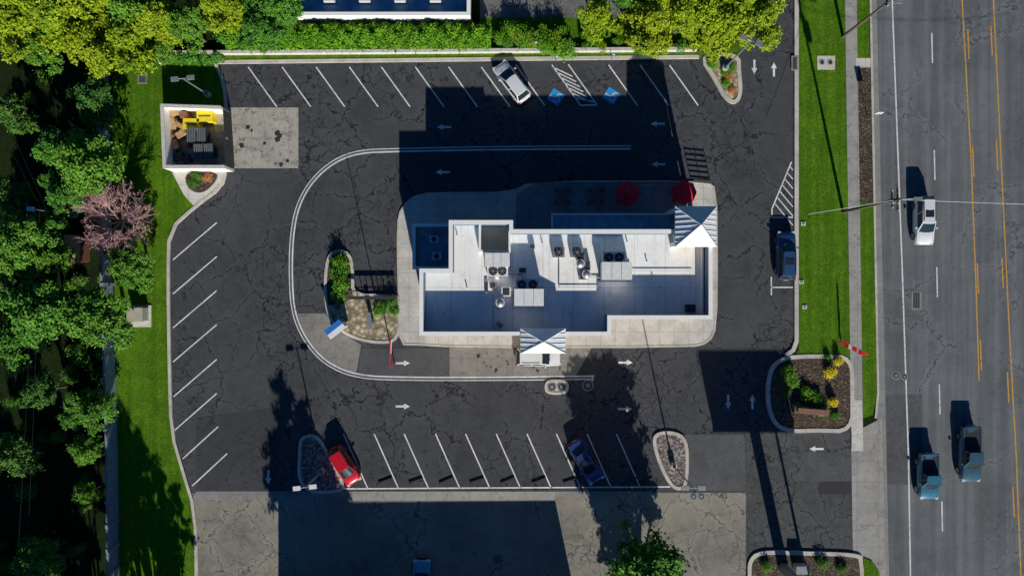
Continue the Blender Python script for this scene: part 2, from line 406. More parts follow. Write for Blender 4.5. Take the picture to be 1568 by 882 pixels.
# ------------------------------------------------------------ markings
w=MB(); zz=.020
def line(x0,y0,x1,y1,wd=.13,mt='white',z=zz): w.strip([P(x0,y0),P(x1,y1)],wd,None,z,mt)
for x in (380,432,484,535,584,636,687,737): line(x,103,x+44,164)
for x in (790,932,980,1025): line(x,100,x+44,162)
line(845,100,889,162);line(870,99,914,161);line(889,162,914,161)
for i in range(7):
    t=.06+i*.125; x0=845+44*t;y0=100+62*t; line(x0,y0,x0+25+4,y0+14 if i<6 else y0+6,.12)
for x in (526,573,619,667,713,760,807,852,899,944): line(x,664,x+37,747)
line(522,748,1026,745,.14)
for (x0,y0) in ((265,398),(265,450),(265,502),(265,554),(266,607),(267,659)): line(x0,y0,332,y0-57)
line(280,702,334,653);line(294,744,348,694)
line(1212,248,1182,320);line(1182,320,1182,333);line(1182,333,1214,333)
for i in range(7):
    t=i/7; x0=1210-27*t;y0=256+66*t; line(x0,y0,1214,y0+ (1214-x0)*1.2,.11)
line(1180,440,1214,440);line(1181,424,1181,452)
cur=[(966,226),(760,227),(610,230),(550,232),(512,246),(478,275),(455,315),(446,365),(445,430),(449,480),(466,520),(497,556),(545,577),(620,580),(760,580),(910,578)]
cs=chaikin(cur,2,False)
def offs(pts,d):
    o=[]
    for i in range(len(pts)):
        a=pts[max(0,i-1)];b_=pts[min(len(pts)-1,i+1)]
        dx,dy=b_[0]-a[0],b_[1]-a[1];l=math.hypot(dx,dy); o.append((pts[i][0]-dy/l*d,pts[i][1]+dx/l*d))
    return o
w.strip(PP(offs(cs,0)),.34,None,.018,'cline')
w.strip(PP(offs(cs,-2.4)),.14,None,.024,'white');w.strip(PP(offs(cs,2.4)),.09,None,.024,'white')
line(907,574,907,584,.1)
def arrow(x,y,a,L=22,wd=9,mt='white'):
    q=[(-L/2,-1.6),(L*.08,-1.6),(L*.08,-wd/2),(L/2,0),(L*.08,wd/2),(L*.08,1.6),(-L/2,1.6)]
    a=math.radians(a);c,s_=math.cos(a),math.sin(a)
    w.prism([(P(x,y)[0]+(u*c-v*s_)/S,P(x,y)[1]+(u*s_+v*c)/S) for u,v in q],None,.022,mt)
for x,y,a in ((680,195,180),(1007,190,180),(678,264,180),(1008,252,180),(617,556,0),(958,555,0),(617,622,0),(957,626,0),(1250,687,180),(1115,615,-90),(1152,615,90),(1155,103,-90),(1185,107,90),(411,730,-90)): arrow(x,y,a)
for cx,cy in ((851,149),(936,147)):
    a=math.radians(58)
    c,s_=math.cos(a),math.sin(a);X,Y=P(cx,cy)
    T=lambda u,v:(X+(u*c-v*s_)/S,Y+(u*s_+v*c)/S)
    w.prism([T(-10,-10),T(10,-10),T(10,10),T(-10,10)],None,.020,'blue')
    w.strip([T(-2+5*math.cos(t),-2+5*math.sin(t)) for t in np.linspace(2.2,6.6,12)],.08,None,.025,'white')
    w.strip([T(-2,6),T(-1,0),T(5,-1),T(8,-6)],.10,None,.026,'white')
    w.prism([T(-2+1.6*math.cos(t),8+1.6*math.sin(t)) for t in np.linspace(0,5.6,8)],None,.025,'white')
w.obj('parking_lines')
w=MB(); zz=.016
w.strip(PP([(1366-60,-3000),(1366,0),(1381,400),(1391,700),(1394,882),(1440,3000)]),.15,None,.016,'whiter')
for y0 in range(-1100,2600,179):
    ya=y0+76+1; f=lambda y:1427+(y-70)*.0215
    line(f(ya),ya,f(ya+46),ya+46,.14,'whiter')
A=[(1420,-3000),(1473,0),(1487,250),(1494,430),(1499,583)]
w.strip(PP(A),.13,None,.016,'yel')
f=lambda y:1478+(y)*.040
for y0 in(-100,45,225,403,520): line(f(y0)+2,y0,f(y0+46)+2,y0+46,.13,'yel')
w.strip(PP([(1470,-3000),(1521,0),(1534,270),(1545,500),(1556,700),(1563,882),(1640,3000)]),.13,None,.016,'yel')
f=lambda y:1515+(y)*.048
for y0 in(40,215,395,570,745,920): line(f(y0),y0,f(y0+46),y0+46,.13,'yel')
w.obj('road_markings')
for x in (590,637,683,730,777,825,873,965,1012-24):
    b=MB(); X,Y=P(x,735); r=math.radians(22+random.uniform(-4,4)); b.box((X,Y,.07),(1.5,.16,.12),'black',r); b.box((X,Y,.135),(1.4,.08,.02),'dmetal',r); b.obj('wheel_stop')
def drain(px,py,a,bx,name='storm_drain',z=.02):
    b=MB(); X,Y=P(px,py); b.box((X,Y,z),(a+.3,bx+.3,.03),'gut'); b.box((X,Y,z+.01),(a,bx,.03),'black')
    n=int(a/.14)
    for i in range(n): b.box((X-a/2+(i+.5)*a/n,Y,z+.025),(.05,bx,.03),'metal')
    b.obj(name)
drain(1403,460,.7,1.6);drain(762,856,.9,.8);drain(219,122,.7,.7,z=.12);drain(1340,466,.4,1.0);drain(1216,98,.4,1.2,z=.15)
def manhole(px,py,r=.4,z=.02):
    b=MB();X,Y=P(px,py); b.cyl((X,Y,z-.015),(X,Y,z),r*1.35,r*1.35,20,'gut'); b.cyl((X,Y,z),(X,Y,z+.012),r,r,20,'dmetal'); b.cyl((X,Y,z+.012),(X,Y,z+.02),r*.55,r*.55,14,'metal'); b.obj('manhole_cover')
manhole(1372,575,.32);manhole(1385,577,.25);manhole(900,590,.45,.026);manhole(845,592,.35,.17);manhole(860,592,.35,.17);manhole(1062,760,.28);manhole(1074,760,.28)
b=MB();X,Y=P(1264,97);b.box((X,Y,.11),(1.8,1.4,.08),'cpale')
for d in(-.42,.42): b.cyl((X+d,Y,.14),(X+d,Y,.18),.32,.32,16,'beige');b.cyl((X+d,Y,.18),(X+d,Y,.2),.2,.2,12,'dmetal')
b.obj('utility_vault')
b=MB();X,Y=P(218,484);b.box((X,Y,.16),(2.0,2.2,.14),'cpale');b.box((X,Y+.2,.8),(1.5,1.3,1.2),'beige');b.box((X,Y+.2,1.43),(1.6,1.4,.08),'beige');b.box((X,Y-.46,.8),(.03,.03,1.1),'dmetal');b.obj('utility_cabinet')
for px,py in((1229,343),(1231,470),(1226,432)):
    b=MB();X,Y=P(px,py);b.box((X,Y,.14),(.45,.35,.1),'hvac');b.box((X,Y,.2),(.3,.2,.02),'metal');b.obj('valve_box')
# ------------------------------------------------------------ restaurant
rest=empty('restaurant_building')
HP=6.7;HR=5.0
out=[(643,412),(688,412),(688,338),(785,338),(785,352),(1090,352),(1090,488),(935,488),(935,513),(643,513)]
q=PP(out,HP)
def inset(q,d):
    n=len(q);o=[]
    ar=sum(q[i][0]*q[(i+1)%n][1]-q[(i+1)%n][0]*q[i][1] for i in range(n)); sg=1 if ar>0 else -1
    for i in range(n):
        a=Vector(q[i-1]);b_=Vector(q[i]);c=Vector(q[(i+1)%n])
        d1=(b_-a).normalized();d2=(c-b_).normalized()
        n1=Vector((-d1.y,d1.x))*sg;n2=Vector((-d2.y,d2.x))*sg
        nn=(n1+n2).normalized(); o.append(tuple(b_+nn*d/max(.3,nn.dot(n1))))
    return o
qi=inset(q,.14)
b=MB(); b.strip(qi,.28,.13,HP,'wallt',closed=True); b.obj('walls',parent=rest)
b=MB(); b.strip(qi,.36,HP,HP+.1,'wallw',closed=True); b.obj('parapet_cap',parent=rest)
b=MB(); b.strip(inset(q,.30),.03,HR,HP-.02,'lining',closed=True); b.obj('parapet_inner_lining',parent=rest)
b=MB(); b.prism(inset(q,.25),HR-.3,HR,'roofw'); b.obj('roof',parent=rest)
HW=4.4
q2=PP([(632,343),(690,343),(690,412),(632,412)],HW)
x1=P(690,343,HP)[0]
q2=[(x if x<P(660,0)[0] else x1-.02,y) for x,y in q2]
b=MB(); b.strip(inset(q2,.12),.24,.13,HW,'wallt',closed=True); b.strip(inset(q2,.12),.30,HW,HW+.08,'wallw',closed=True)
b.prism(inset(q2,.2),3.1,3.2,'roofg'); b.obj('side_wing',parent=rest)
b=MB()
for px,py in((664,366),(668,392)):
    X,Y=P(px,py,4); b.box((X,Y,3.5),(.9,.7,.55),'hvac'); b.cyl((X,Y,3.77),(X,Y,3.82),.25,.25,12,'dmetal')
b.obj('wing_units',parent=rest)
b=MB(); qq=PP([(733,340),(782,340),(782,386),(733,386)],6.2); b.strip(inset(qq,.1),.2,HR,6.1,'wallw',closed=True)
b.prism(inset(qq,.2),HR,HR+.06,'wallt'); b.obj('roof_well',parent=rest)
X0,Y0=P(1074,356,HR);_,Y1=P(1074,484,HR); b=MB(); b.box((X0,(Y0+Y1)/2,HR+.25),(.15,abs(Y1-Y0),.5),'wallw'); b.obj('roof_divider',parent=rest)
b=MB(); cq=PP([(844,327),(1034,327),(1034,356),(844,356)],4.2); b.prism(cq,4.0,4.2,'roofg'); b.strip(inset(cq,.08),.16,4.2,4.4,'wallw',closed=True)
for px in(850,900,950,1000):
    X,Y=P(px,331,4); b.box((X,Y,2.07),(.2,.2,3.86),'wallw')
b.obj('patio_canopy',parent=rest)
def tower(px0,py0,px1,py1,ze,za,z0,bodyin,cym=0.):
    X0,Y1=P(px0,py0,ze);X1,Y0=P(px1,py1,ze); cx,cy=(X0+X1)/2,(Y0+Y1)/2
    b=MB()
    hw,hd=(X1-X0)/2,(Y1-Y0)/2
    b.box((cx,cy,ze-.1),(2*hw,2*hd,.2),'seam')
    vs=[(X0,Y0,ze+.003),(X1,Y0,ze+.003),(X1,Y1,ze+.003),(X0,Y1,ze+.003),(cx,cy,za)]
    b.add(vs,[(0,1,4),(1,2,4),(2,3,4),(3,0,4)],'seam')
    c=[Vector(v) for v in vs]
    for i in range(4):
        a,d=c[i],c[(i+1)%4];ap=c[4]
        n=max(4,int((d-a).length/.42)); nrm=(d-a).cross(ap-a).normalized(); mid=(a+d)/2
        for j in range(1,n):
            t=j/n; p=a.lerp(d,t)
            f=1-abs(2*t-1)
            e_=p+(ap-mid)*f
            b.cyl(p+nrm*.02,e_+nrm*.02,.035,.035,4,'seam',caps=False,smooth=False)
        b.cyl(a+Vector((0,0,.02)),ap+Vector((0,0,.02)),.07,.07,6,'hvac',caps=False)
    b.box((cx,cy,(z0+ze-.2)/2),(2*(hw-bodyin),2*(hd-bodyin),ze-.2-z0),'wallt')
    for sx in(-1,1):
        for sy in(-1,1): b.box((cx+sx*(hw-.28),cy+sy*(hd-.28),(.13+ze-.2)/2),(.4,.4,ze-.33),'wallw')
    b.obj('corner_tower',parent=rest)
tower(1034,316,1097,378,7.3,9.1,4.4,.5)
tower(797,503,866,541,6.9,8.1,4.6,.45)
b=MB()
def win(x0,x1,y,side,zb=1.0,zt=2.8):
    b.box(((x0+x1)/2,y,(zb+zt)/2),(x1-x0,.06,zt-zb),'glass')
    for z in(zb,zt): b.box(((x0+x1)/2,y+side*.03,z),(x1-x0+.2,.10,.1),'wallw')
    n=max(1,round((x1-x0)/1.2))
    for i in range(n+1): b.box((x0+(x1-x0)*i/n,y+side*.035,(zb+zt)/2),(.08,.06,zt-zb-.1),'wallw')
ys=q[8][1];yn=q[5][1];yr=q[6][1]
xa=q[9][0];xb=q[8][0];xc=q[6][0]
for k_ in range(3): win(xa+1+k_*2.6,xa+2.8+k_*2.6,ys-.01,-1)
win(xb-4,xb-1.2,ys-.01,-1);win(xb+1,xb+3.5,yr-.01,-1);win(xb+5,xc-.8,yr-.01,-1)
for k_ in range(4): win(q[4][0]+1+k_*3.0,q[4][0]+3.2+k_*3.0,yn+.01,1,.3)
b.obj('windows',parent=rest)
b=MB()
for yy in (yr+2,yr+5.0): b.box((xc+.01,yy,1.8),(.06,2,1.8),'glass'); b.box((xc+.03,yy,2.72),(.1,2.2,.1),'wallw')
b.obj('side_windows',parent=rest)
b=MB(); b.box((q[0][0]-.02,P(0,470)[1],1.25),(.08,1.1,2.2),'brown'); b.obj('service_door',parent=rest)
def fan(b,X,Y,z,r=.36):
    b.cyl((X,Y,z-.02),(X,Y,z+.10),r,r,18,'dmetal'); b.cyl((X,Y,z+.1),(X,Y,z+.13),r*.85,r*.85,18,'black')
    for k_ in range(3): b.box((X,Y,z+.15),(r*1.9,.035,.02),'metal',k_*math.pi/3)
    b.cyl((X,Y,z+.13),(X,Y,z+.2),.1,.1,8,'metal')
def unit(px0,py0,px1,py1,h,fans,fh):
    z=HR+h; X0,Y1=P(px0,py0,z);X1,Y0=P(px1,py1,z)
    b=MB(); b.box(((X0+X1)/2,(Y0+Y1)/2,HR+.12+h/2),(X1-X0,Y1-Y0,h-.2),'hvac')
    b.box(((X0+X1)/2,(Y0+Y1)/2,z+.03),(X1-X0+.08,Y1-Y0+.08,.06),'hvac')
    b.box(((X0+X1)/2,(Y0+Y1)/2,HR+.08),(X1-X0+.2,Y1-Y0+.2,.16),'metal')
    for t in(.33,.66): b.box((X0+(X1-X0)*t,(Y0+Y1)/2,z+.065),(.04,Y1-Y0,.02),'metal')
    if fans:
        fx=[P(a,c_,HR+fh) for a,c_ in fans]
        mx=sum(a[0] for a in fx)/len(fx);my=fx[0][1]
        wd=max(a[0] for a in fx)-min(a[0] for a in fx)+1.1
        b.box((mx,my,HR+fh/2+.08),(wd,1.0,fh-.1),'hvac')
        for a in fx: fan(b,a[0],a[1],HR+fh+.03,.42)
    b.obj('rooftop_air_conditioner',parent=rest)
unit(743,388,780,408,1.5,[(755,415),(769,415)],1.0)
unit(788,443,832,468,2.0,[(799,436),(816,436)],1.3)
unit(922,402,967,428,1.6,[(932,394),(948,394)],1.1)
b=MB()
for px,py,r in((856,386,.42),(884,386,.42)):
    X,Y=P(px,py,6); b.box((X,Y,HR+.35),(1.1,.95,.7),'metal'); fan(b,X,Y,HR+.7,r)
for px,py,h in((766,464,.7),(766,496,.6),(898,420,.6),(888,404,.8)):
    X,Y=P(px,py,HR+.6); b.cyl((X,Y,HR),(X,Y,HR+h),.25,.25,14,'metal'); b.cyl((X,Y,HR+h),(X,Y,HR+h+.15),.42,.42,18,'hvac'); b.cyl((X,Y,HR+h+.15),(X,Y,HR+h+.3),.36,.12,18,'metal')
for px,py,sx,sy,h in((890,395,.8,.6,.8),(900,407,.5,.9,.6),(775,447,.9,.9,.6),(800,414,.9,.6,.35),(755,437,.6,.6,.4),(893,425,.7,.4,.5),(815,378,.5,.4,.5),(745,440,.3,1.2,.25)):
    X,Y=P(px,py,HR+h); b.box((X,Y,HR+h/2),(sx,sy,h),'metal' if sx<.85 else 'hvac'); b.box((X,Y,HR+h+.02),(sx*.7,sy*.7,.05),'dmetal')
def pipe(pts,r=.05,z=HR+.15):
    for a,c_ in zip(pts,pts[1:]): b.cyl((*P(*a,z),z),(*P(*c_,z),z),r,r,6,'metal')
pipe([(780,420),(800,420),(800,434)]);pipe([(856,395),(856,440),(920,440)],.04);pipe([(884,395),(893,425),(922,425)],.05);pipe([(755,425),(755,505)],.04);pipe([(967,415),(1060,415)],.04)
for px,py in((700,360),(715,440),(830,372),(990,400),(1010,440),(1000,428),(870,480),(960,370),(680,480)):
    X,Y=P(px,py,HR); b.cyl((X,Y,HR),(X,Y,HR+.35),.06,.06,8,'metal')
b.obj('rooftop_vents',parent=rest)
b=MB(); X,Y=P(1057,472,HR+.4); b.box((X,Y,HR+.35),(.9,.7,.5),'dmetal'); b.cyl((X,Y,HR+.6),(X,Y,HR+.9),.15,.15,8,'dmetal'); b.obj('roof_hatch',parent=rest)
def table(px,py,umb):
    X,Y=P(px,py,2.6 if umb else .8); z=.14
    b=MB(); b.cyl((X,Y,z+.71),(X,Y,z+.76),.55,.55,16,'brown'); b.cyl((X,Y,z),(X,Y,z+.72),.05,.05,8,'dmetal'); b.cyl((X,Y,z),(X,Y,z+.04),.3,.3,12,'dmetal')
    for k_ in range(4):
        a=k_*math.pi/2+.785; cx,cy=X+math.cos(a)*.85,Y+math.sin(a)*.85
        b.box((cx,cy,z+.45),(.42,.42,.05),'brown',a); b.box((cx+math.cos(a)*.2,cy+math.sin(a)*.2,z+.68),(.05,.42,.42),'brown',a)
        for u in(-.17,.17):
            for v in(-.17,.17): b.cyl((cx+u*math.cos(a)-v*math.sin(a),cy+u*math.sin(a)+v*math.cos(a),z),(cx+u*math.cos(a)-v*math.sin(a),cy+u*math.sin(a)+v*math.cos(a),z+.43),.02,.02,5,'dmetal')
    b.obj('patio_table')
    if umb:
        b=MB(); b.cyl((X,Y,z+.7),(X,Y,2.9),.03,.03,8,'dmetal')
        n=8;R=1.25
        for i in range(n):
            a0=2*math.pi*i/n;a1=2*math.pi*(i+1)/n
            p=[(X,Y,2.85),(X+R*math.cos(a0),Y+R*math.sin(a0),2.3),(X+R*math.cos(a1),Y+R*math.sin(a1),2.3)]
            am=(a0+a1)/2; p.append((X+R*.9*math.cos(am),Y+R*.9*math.sin(am),2.36))
            b.add(p,[(0,1,3),(0,3,2)],'red')
            b.cyl((X,Y,2.86),(X+R*math.cos(a0),Y+R*math.sin(a0),2.31),.018,.018,4,'redm',caps=False)
            b.add([p[1],p[3],(p[3][0],p[3][1],p[3][2]-.15),(p[1][0],p[1][1],2.15)],[(0,1,2,3)],'red')
            b.add([p[3],p[2],(p[2][0],p[2][1],2.15),(p[3][0],p[3][1],p[3][2]-.15)],[(0,1,2,3)],'red')
        b.obj('patio_umbrella')
table(862,301,False);table(913,301,False);table(962,296,True);table(1049,294,True)
b=MB()
fp=[P(x,y) for x,y in((817,283),(1050,282))]
for a,c_ in zip(fp,fp[1:]):
    L=math.hypot(c_[0]-a[0],c_[1]-a[1]);n=int(L/.14)
    for i in range(n+1):
        t=i/n;x,y=a[0]+(c_[0]-a[0])*t,a[1]+(c_[1]-a[1])*t
        b.box((x,y,.65),(.025,.025,1.0),'dmetal')
    for z in(.25,1.15): b.cyl((a[0],a[1],z),(c_[0],c_[1],z),.025,.025,5,'dmetal')
b.obj('patio_railing')
b=MB(); A0=P(1058,279);A1=P(1088,282)
for i in range(6): b.strip([A0,A1],.04,.25+i*.27,.25+i*.27+.09,'dmetal')
for t in(0,.5,1): b.box((A0[0]+(A1[0]-A0[0])*t,A0[1]+(A1[1]-A0[1])*t+.04,.95),(.06,.06,1.6),'dmetal')
b.obj('slatted_screen')
# ------------------------------------------------------------ other buildings
ub=empty('neighbor_building')
b=MB(); bq=[P(460,38),P(722,38),P(722,-260),P(460,-260)]
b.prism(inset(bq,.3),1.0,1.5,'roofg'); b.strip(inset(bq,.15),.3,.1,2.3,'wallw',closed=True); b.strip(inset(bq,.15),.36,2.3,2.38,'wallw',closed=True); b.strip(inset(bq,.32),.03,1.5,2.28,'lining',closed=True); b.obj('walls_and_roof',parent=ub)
b=MB(); y=bq[0][1]
for i in range(7): b.box((bq[0][0]+1.6+i*2.5,y-.02,1.2),(1.3,.06,.7),'metal')
for i in range(4): X,Y=P(500+i*55,-10,3); b.box((X,Y,1.8),(1.1,.9,.6),'hvac')
b.obj('windows_and_units',parent=ub)
sb=empty('commercial_building')
b=MB(); sq=PP([(465,955),(889,951),(889,1250),(465,1250)]); b.strip(inset(sq,.2),.4,0,5.9,'wallt',closed=True); b.prism(inset(sq,.3),4.8,5.0,'roofw'); b.obj('walls_and_roof',parent=sb)
b=MB()
for i in range(8): b.box((sq[0][0]+2.2+i*3.3,sq[0][1]+.03,1.6),(2.2,.06,2.2),'glass')
b.obj('shop_windows',parent=sb)
# ------------------------------------------------------------ dumpster enclosure
b=MB(); eq=PP([(246,160),(340,163),(346,258),(250,258)],2.2)
qq=inset(eq,.14)
b.strip([qq[1],qq[0],qq[3],qq[2]],.28,.1,2.2,'wallw'); b.strip([qq[1],qq[0],qq[3],qq[2]],.34,2.2,2.28,'cpale')
b.prism(eq,.1,.13,'pad')
b.obj('dumpster_enclosure_wall')
b=MB()
for t0,t1 in((.05,.48),(.52,.95)):
    a=Vector(eq[1]).lerp(Vector(eq[2]),t0);c_=Vector(eq[1]).lerp(Vector(eq[2]),t1)
    b.strip([tuple(a),tuple(c_)],.08,.2,2.0,'dmetal')
    for i in range(8): p=a.lerp(c_,i/7); b.box((p.x+.06,p.y,1.1),(.05,.06,1.8),'dmetal')
b.obj('enclosure_gate')
def dumpster(px,py,rz,lidm):
    X,Y=P(px,py,1.2); b=MB()
    b.add([(-.9,-.5,.2),(.9,-.5,.2),(.9,.5,.2),(-.9,.5,.2),(-1,-.75,1.3),(1,-.75,1.3),(1,.75,1.45),(-1,.75,1.45)],[(0,3,2,1),(0,1,5,4),(1,2,6,5),(2,3,7,6),(3,0,4,7)],'binc')
    for sx in(-.5,.5):
        b.box((sx,0,1.42),(.94,1.5,.05),lidm,tilt=('X',.1))
        for k_ in range(5): b.box((sx-.36+k_*.18,0,1.46),(.05,1.4,.03),'metal',tilt=('X',.1))
    for sx in(-1.03,1.03): b.box((sx,0,.95),(.06,.9,.15),'dmetal')
    for sx in(-.7,.7):
        for sy in(-.35,.35): b.cyl((sx-.04,sy,.1),(sx+.04,sy,.1),.1,.1,10,'black')
    b.obj('dumpster',(X,Y,.13),rz)
dumpster(314,233,0.03,'lid');dumpster(303,208,-.04,'lid')
b=MB()
for px,py,sx,sy,z,mt,r in((268,172,.9,.7,1.0,'card',.3),(265,190,.8,1.1,.7,'card',-.1),(277,205,1.0,.6,.9,'card',.6),(281,176,.7,.5,1.3,'brown',.2),(266,222,.9,.9,.7,'card',.4),(262,208,.5,.5,.9,'brown',.9),(272,240,1.1,.7,.6,'lid',.2),(285,220,.7,.5,.8,'brown',-.5),(275,192,.5,.9,1.1,'card',1.1),(286,244,.8,.8,.5,'dmetal',.5),(262,240,.6,.9,.5,'card',-.3)):
    X,Y=P(px,py,z); b.box((X,Y,.13+z/2),(sx,sy,z),mt,r); b.box((X+.1,Y,.15+z),(sx*.5,sy*1.1,.03),mt,r+.2)
b.obj('cardboard_boxes')
b=MB()
for px,py,r in((313,178,.02),(292,190,-.05)):
    X,Y=P(px,py,1.4); b.box((X,Y,.75),(1.5,1.0,1.1),'yelp',r); b.box((X,Y,1.34),(1.6,1.1,.08),'yelp',r); b.box((X,Y,1.4),(1.2,.08,.05),'dmetal',r)
b.obj('yellow_recycling_bin')
# ------------------------------------------------------------ poles, lamps
def lamp(px,py,h,twin=True,rz=0.,heads='dmetal'):
    X,Y=P(px,py); b=MB(); b.cyl((0,0,.1),(0,0,.75),.3,.3,14,'cpale'); b.cyl((0,0,.75),(0,0,h),.09,.06,10,'metal')
    b.box((0,0,.8),(.3,.3,.06),'dmetal')
    for s_ in((-1,1) if twin else (1,)):
        b.cyl((0,0,h-.1),(s_*.45,0,h),.035,.035,6,'metal'); b.box((s_*.75,0,h),(.7,.42,.14),heads); b.box((s_*.75,0,h-.08),(.5,.3,.03),'hl')
    b.obj('parking_lot_lamp',(X,Y,0),rz)
lamp(494,720,6.0,True,.1,'hvac')
lamp(1030,712,8.0,True,0,'metal')
lamp(1108,107,8.2,True,-.4,'metal')
lamp(320,146,5.6,True,.1,'metal')
lamp(117,331,5.6,False,math.pi-.1,'hvac')
def upole(px,py,h,arms,lightarm=0.,trans=False,rz=0.):
    X,Y=P(px,py); b=MB(); b.cyl((0,0,0),(0,0,h),.17,.11,10,'wood')
    for z,L in arms:
        b.box((.0,.14,z),(L,.1,.12),'wood',rz)
        for t in(-.46,-.2,.2,.46): b.cyl((t*L*math.cos(rz),.14+t*L*math.sin(rz),z+.06),(t*L*math.cos(rz),.14+t*L*math.sin(rz),z+.26),.05,.035,8,'hvac')
        b.cyl((0,.1,z-.6),(L*.3*math.cos(rz),.12+L*.3*math.sin(rz),z-.05),.02,.02,5,'metal')
    if trans: b.cyl((.32,.0,h-2.2),(.32,0,h-1.3),.24,.24,14,'metal'); b.cyl((.32,0,h-1.3),(.32,0,h-1.15),.07,.05,8,'hvac')
    if lightarm:
        b.cyl((0,0,h-.6),(lightarm*.5,0,h-.15),.045,.04,6,'metal'); b.cyl((lightarm*.5,0,h-.15),(lightarm,0,h-.1),.04,.035,6,'metal'); b.box((lightarm+.3,0,h-.12),(.75,.3,.13),'metal')
    b.obj('utility_pole',(X,Y,.1))
upole(1290,325,10.5,[(9.9,2.4),(9.0,1.6)],1.2,True,math.pi/2)
upole(1290,57,8.6,[(8.2,.9)],.6,False,math.pi/2)
upole(1238,900,11,[(10.4,2.4)],0,True,math.pi/2)
b=MB()
def wire(a,c_,sag=.5,r=.02,mt='metal'):
    n=14;pp=[]
    for i in range(n+1):
        t=i/n; pp.append(Vector(a).lerp(Vector(c_),t)-Vector((0,0,sag*4*t*(1-t))))
    for u,v in zip(pp,pp[1:]): b.cyl(u,v,r,r,4,mt,caps=False)
PX,PY=P(1290,325)
wire((*P(1238,328,5),5),(PX,PY,9.6),.2,.02,'hvac'); wire((PX,PY,10),(*P(1750,317,10),10),.5,.018,'hvac')
b.obj('power_lines')
b=MB()
for dx in(-.25,.25): wire((-52.0+dx*3,25,7),(-44.0+dx,7.4,5.6),.3,.012,'dmetal'); wire((-44.6+dx,7.4,5.6),(-46+dx*2,-40,7),.4,.012,'dmetal')
b.obj('service_cables')
b=MB();X,Y=P(1199,869); b.cyl((X,Y,0),(X,Y,10.2),.55,.5,20,'metal'); b.box((X,Y,8.7),(8.2,.5,3.4),'signw'); b.box((X,Y-.27,8.7),(7.9,.04,3.1),'signb'); b.box((X,Y+.27,8.7),(7.9,.04,3.1),'redm')
b.box((X,Y,7.0),(8.2,1.6,.08),'metal')
for s_ in(-1,1): b.box((X,Y+s_*.27,10.42),(8.3,.1,.06),'dmetal')
b.obj('billboard')
b=MB();X,Y=P(1222,866); b.box((X,Y,.6),(1.2,.7,1.0),'beige'); b.box((X,Y,1.13),(1.3,.8,.06),'metal'); b.obj('utility_cabinet')
b=MB(); X,Y=P(1284,518); T=P(1328,541,3.4)
b.cyl((X,Y,.1),(T[0],T[1],3.4),.025,.012,6,'metal')
vs=[];n=16
for i in range(n+1):
    t=.08+.92*i/n; x=X+(T[0]-X)*t;y=Y+(T[1]-Y)*t;z=.1+3.3*t; wd=.62*min(1,(1-t)*4+.25)
    vs+=[(x,y,z),(x+.1+.03*math.sin(i*.9),y-wd*.8,z-.55*wd+.05*math.sin(i*1.7))]
for i in range(n): b.add([vs[2*i],vs[2*i+1],vs[2*i+3],vs[2*i+2]],[(0,1,2,3)],'redm' if i not in(5,6,10) else 'signw')
b.obj('feather_flag')
b=MB();X,Y=P(1328,183); b.cyl((X,Y,.1),(X,Y,2.6),.03,.03,6,'metal'); b.box((X,Y+.03,2.3),(.6,.03,.75),'signw'); b.box((X,Y+.05,2.3),(.5,.015,.1),'dmetal'); b.obj('road_sign')
b=MB(); X,Y=P(515,505,1.8); r=math.radians(38)
c_,s_=math.cos(r),math.sin(r)
b.box((X,Y,1.2),(1.8,.55,1.7),'signw',r); b.box((X,Y,2.1),(1.9,.9,.10),'signw',r)
b.box((X-.30*s_,Y+.30*c_,1.2),(1.7,.06,1.4),'signb',r)
b.box((X-.35*s_,Y+.35*c_,2.17),(1.9,.55,.05),'signb',r)
for u in(-.7,.7): b.box((X+u*c_,Y+u*s_,.25),(.12,.12,.5),'dmetal',r)
b.obj('menu_board')
b=MB(); X0,Y0=P(534,456,1.3);X1,Y1=P(607,456,1.3)
b.box(((X0+X1)/2,Y0,1.2),(X1-X0,.32,.12),'dmetal')
for i in range(9):
    x=X0+.1+(X1-X0-.2)*i/8; b.box((x,Y0,.62),(.07,.07,1.05),'dmetal')
b.cyl((X0,Y0,.5),(X1,Y0,.5),.03,.03,6,'dmetal')
b.obj('order_lane_railing')
b=MB(); X,Y=P(575,450); b.cyl((X,Y,.1),(X,Y,6.5),.05,.035,8,'signw'); b.cyl((X,Y,6.5),(X,Y,6.6),.08,.08,8,'signw'); b.obj('flag_pole')
b=MB(); X,Y=P(604,556); b.cyl((X,Y,0),(X,Y,2.9),.06,.06,8,'redm'); b.cyl((X,Y,2.8),(X+.1,Y+2.6,2.8),.05,.05,8,'redm'); b.cyl((X+.05,Y+1.2,2.45),(X+.1,Y+2.5,2.45),.06,.06,8,'signw'); b.obj('clearance_bar')
b=MB(); X,Y=P(570,490)
b.box((X,Y,.7),(.35,.35,1.2),'dmetal'); b.box((X,Y-.19,.95),(.25,.03,.4),'metal'); b.box((X,Y,1.33),(.42,1.6,.06),'metal',.15); b.obj('order_speaker')
b=MB(); X,Y=P(1243,629,.8); b.box((X,Y,.45),(3.4,.7,.7),'rock',-.08); b.box((X,Y,.95),(3.0,.4,.5),'redm',-.08); b.box((X,Y,1.22),(3.1,.5,.07),'brown',-.08); b.box((X,Y-.22,.95),(2.4,.03,.28),'signw',-.08); b.obj('monument_sign')
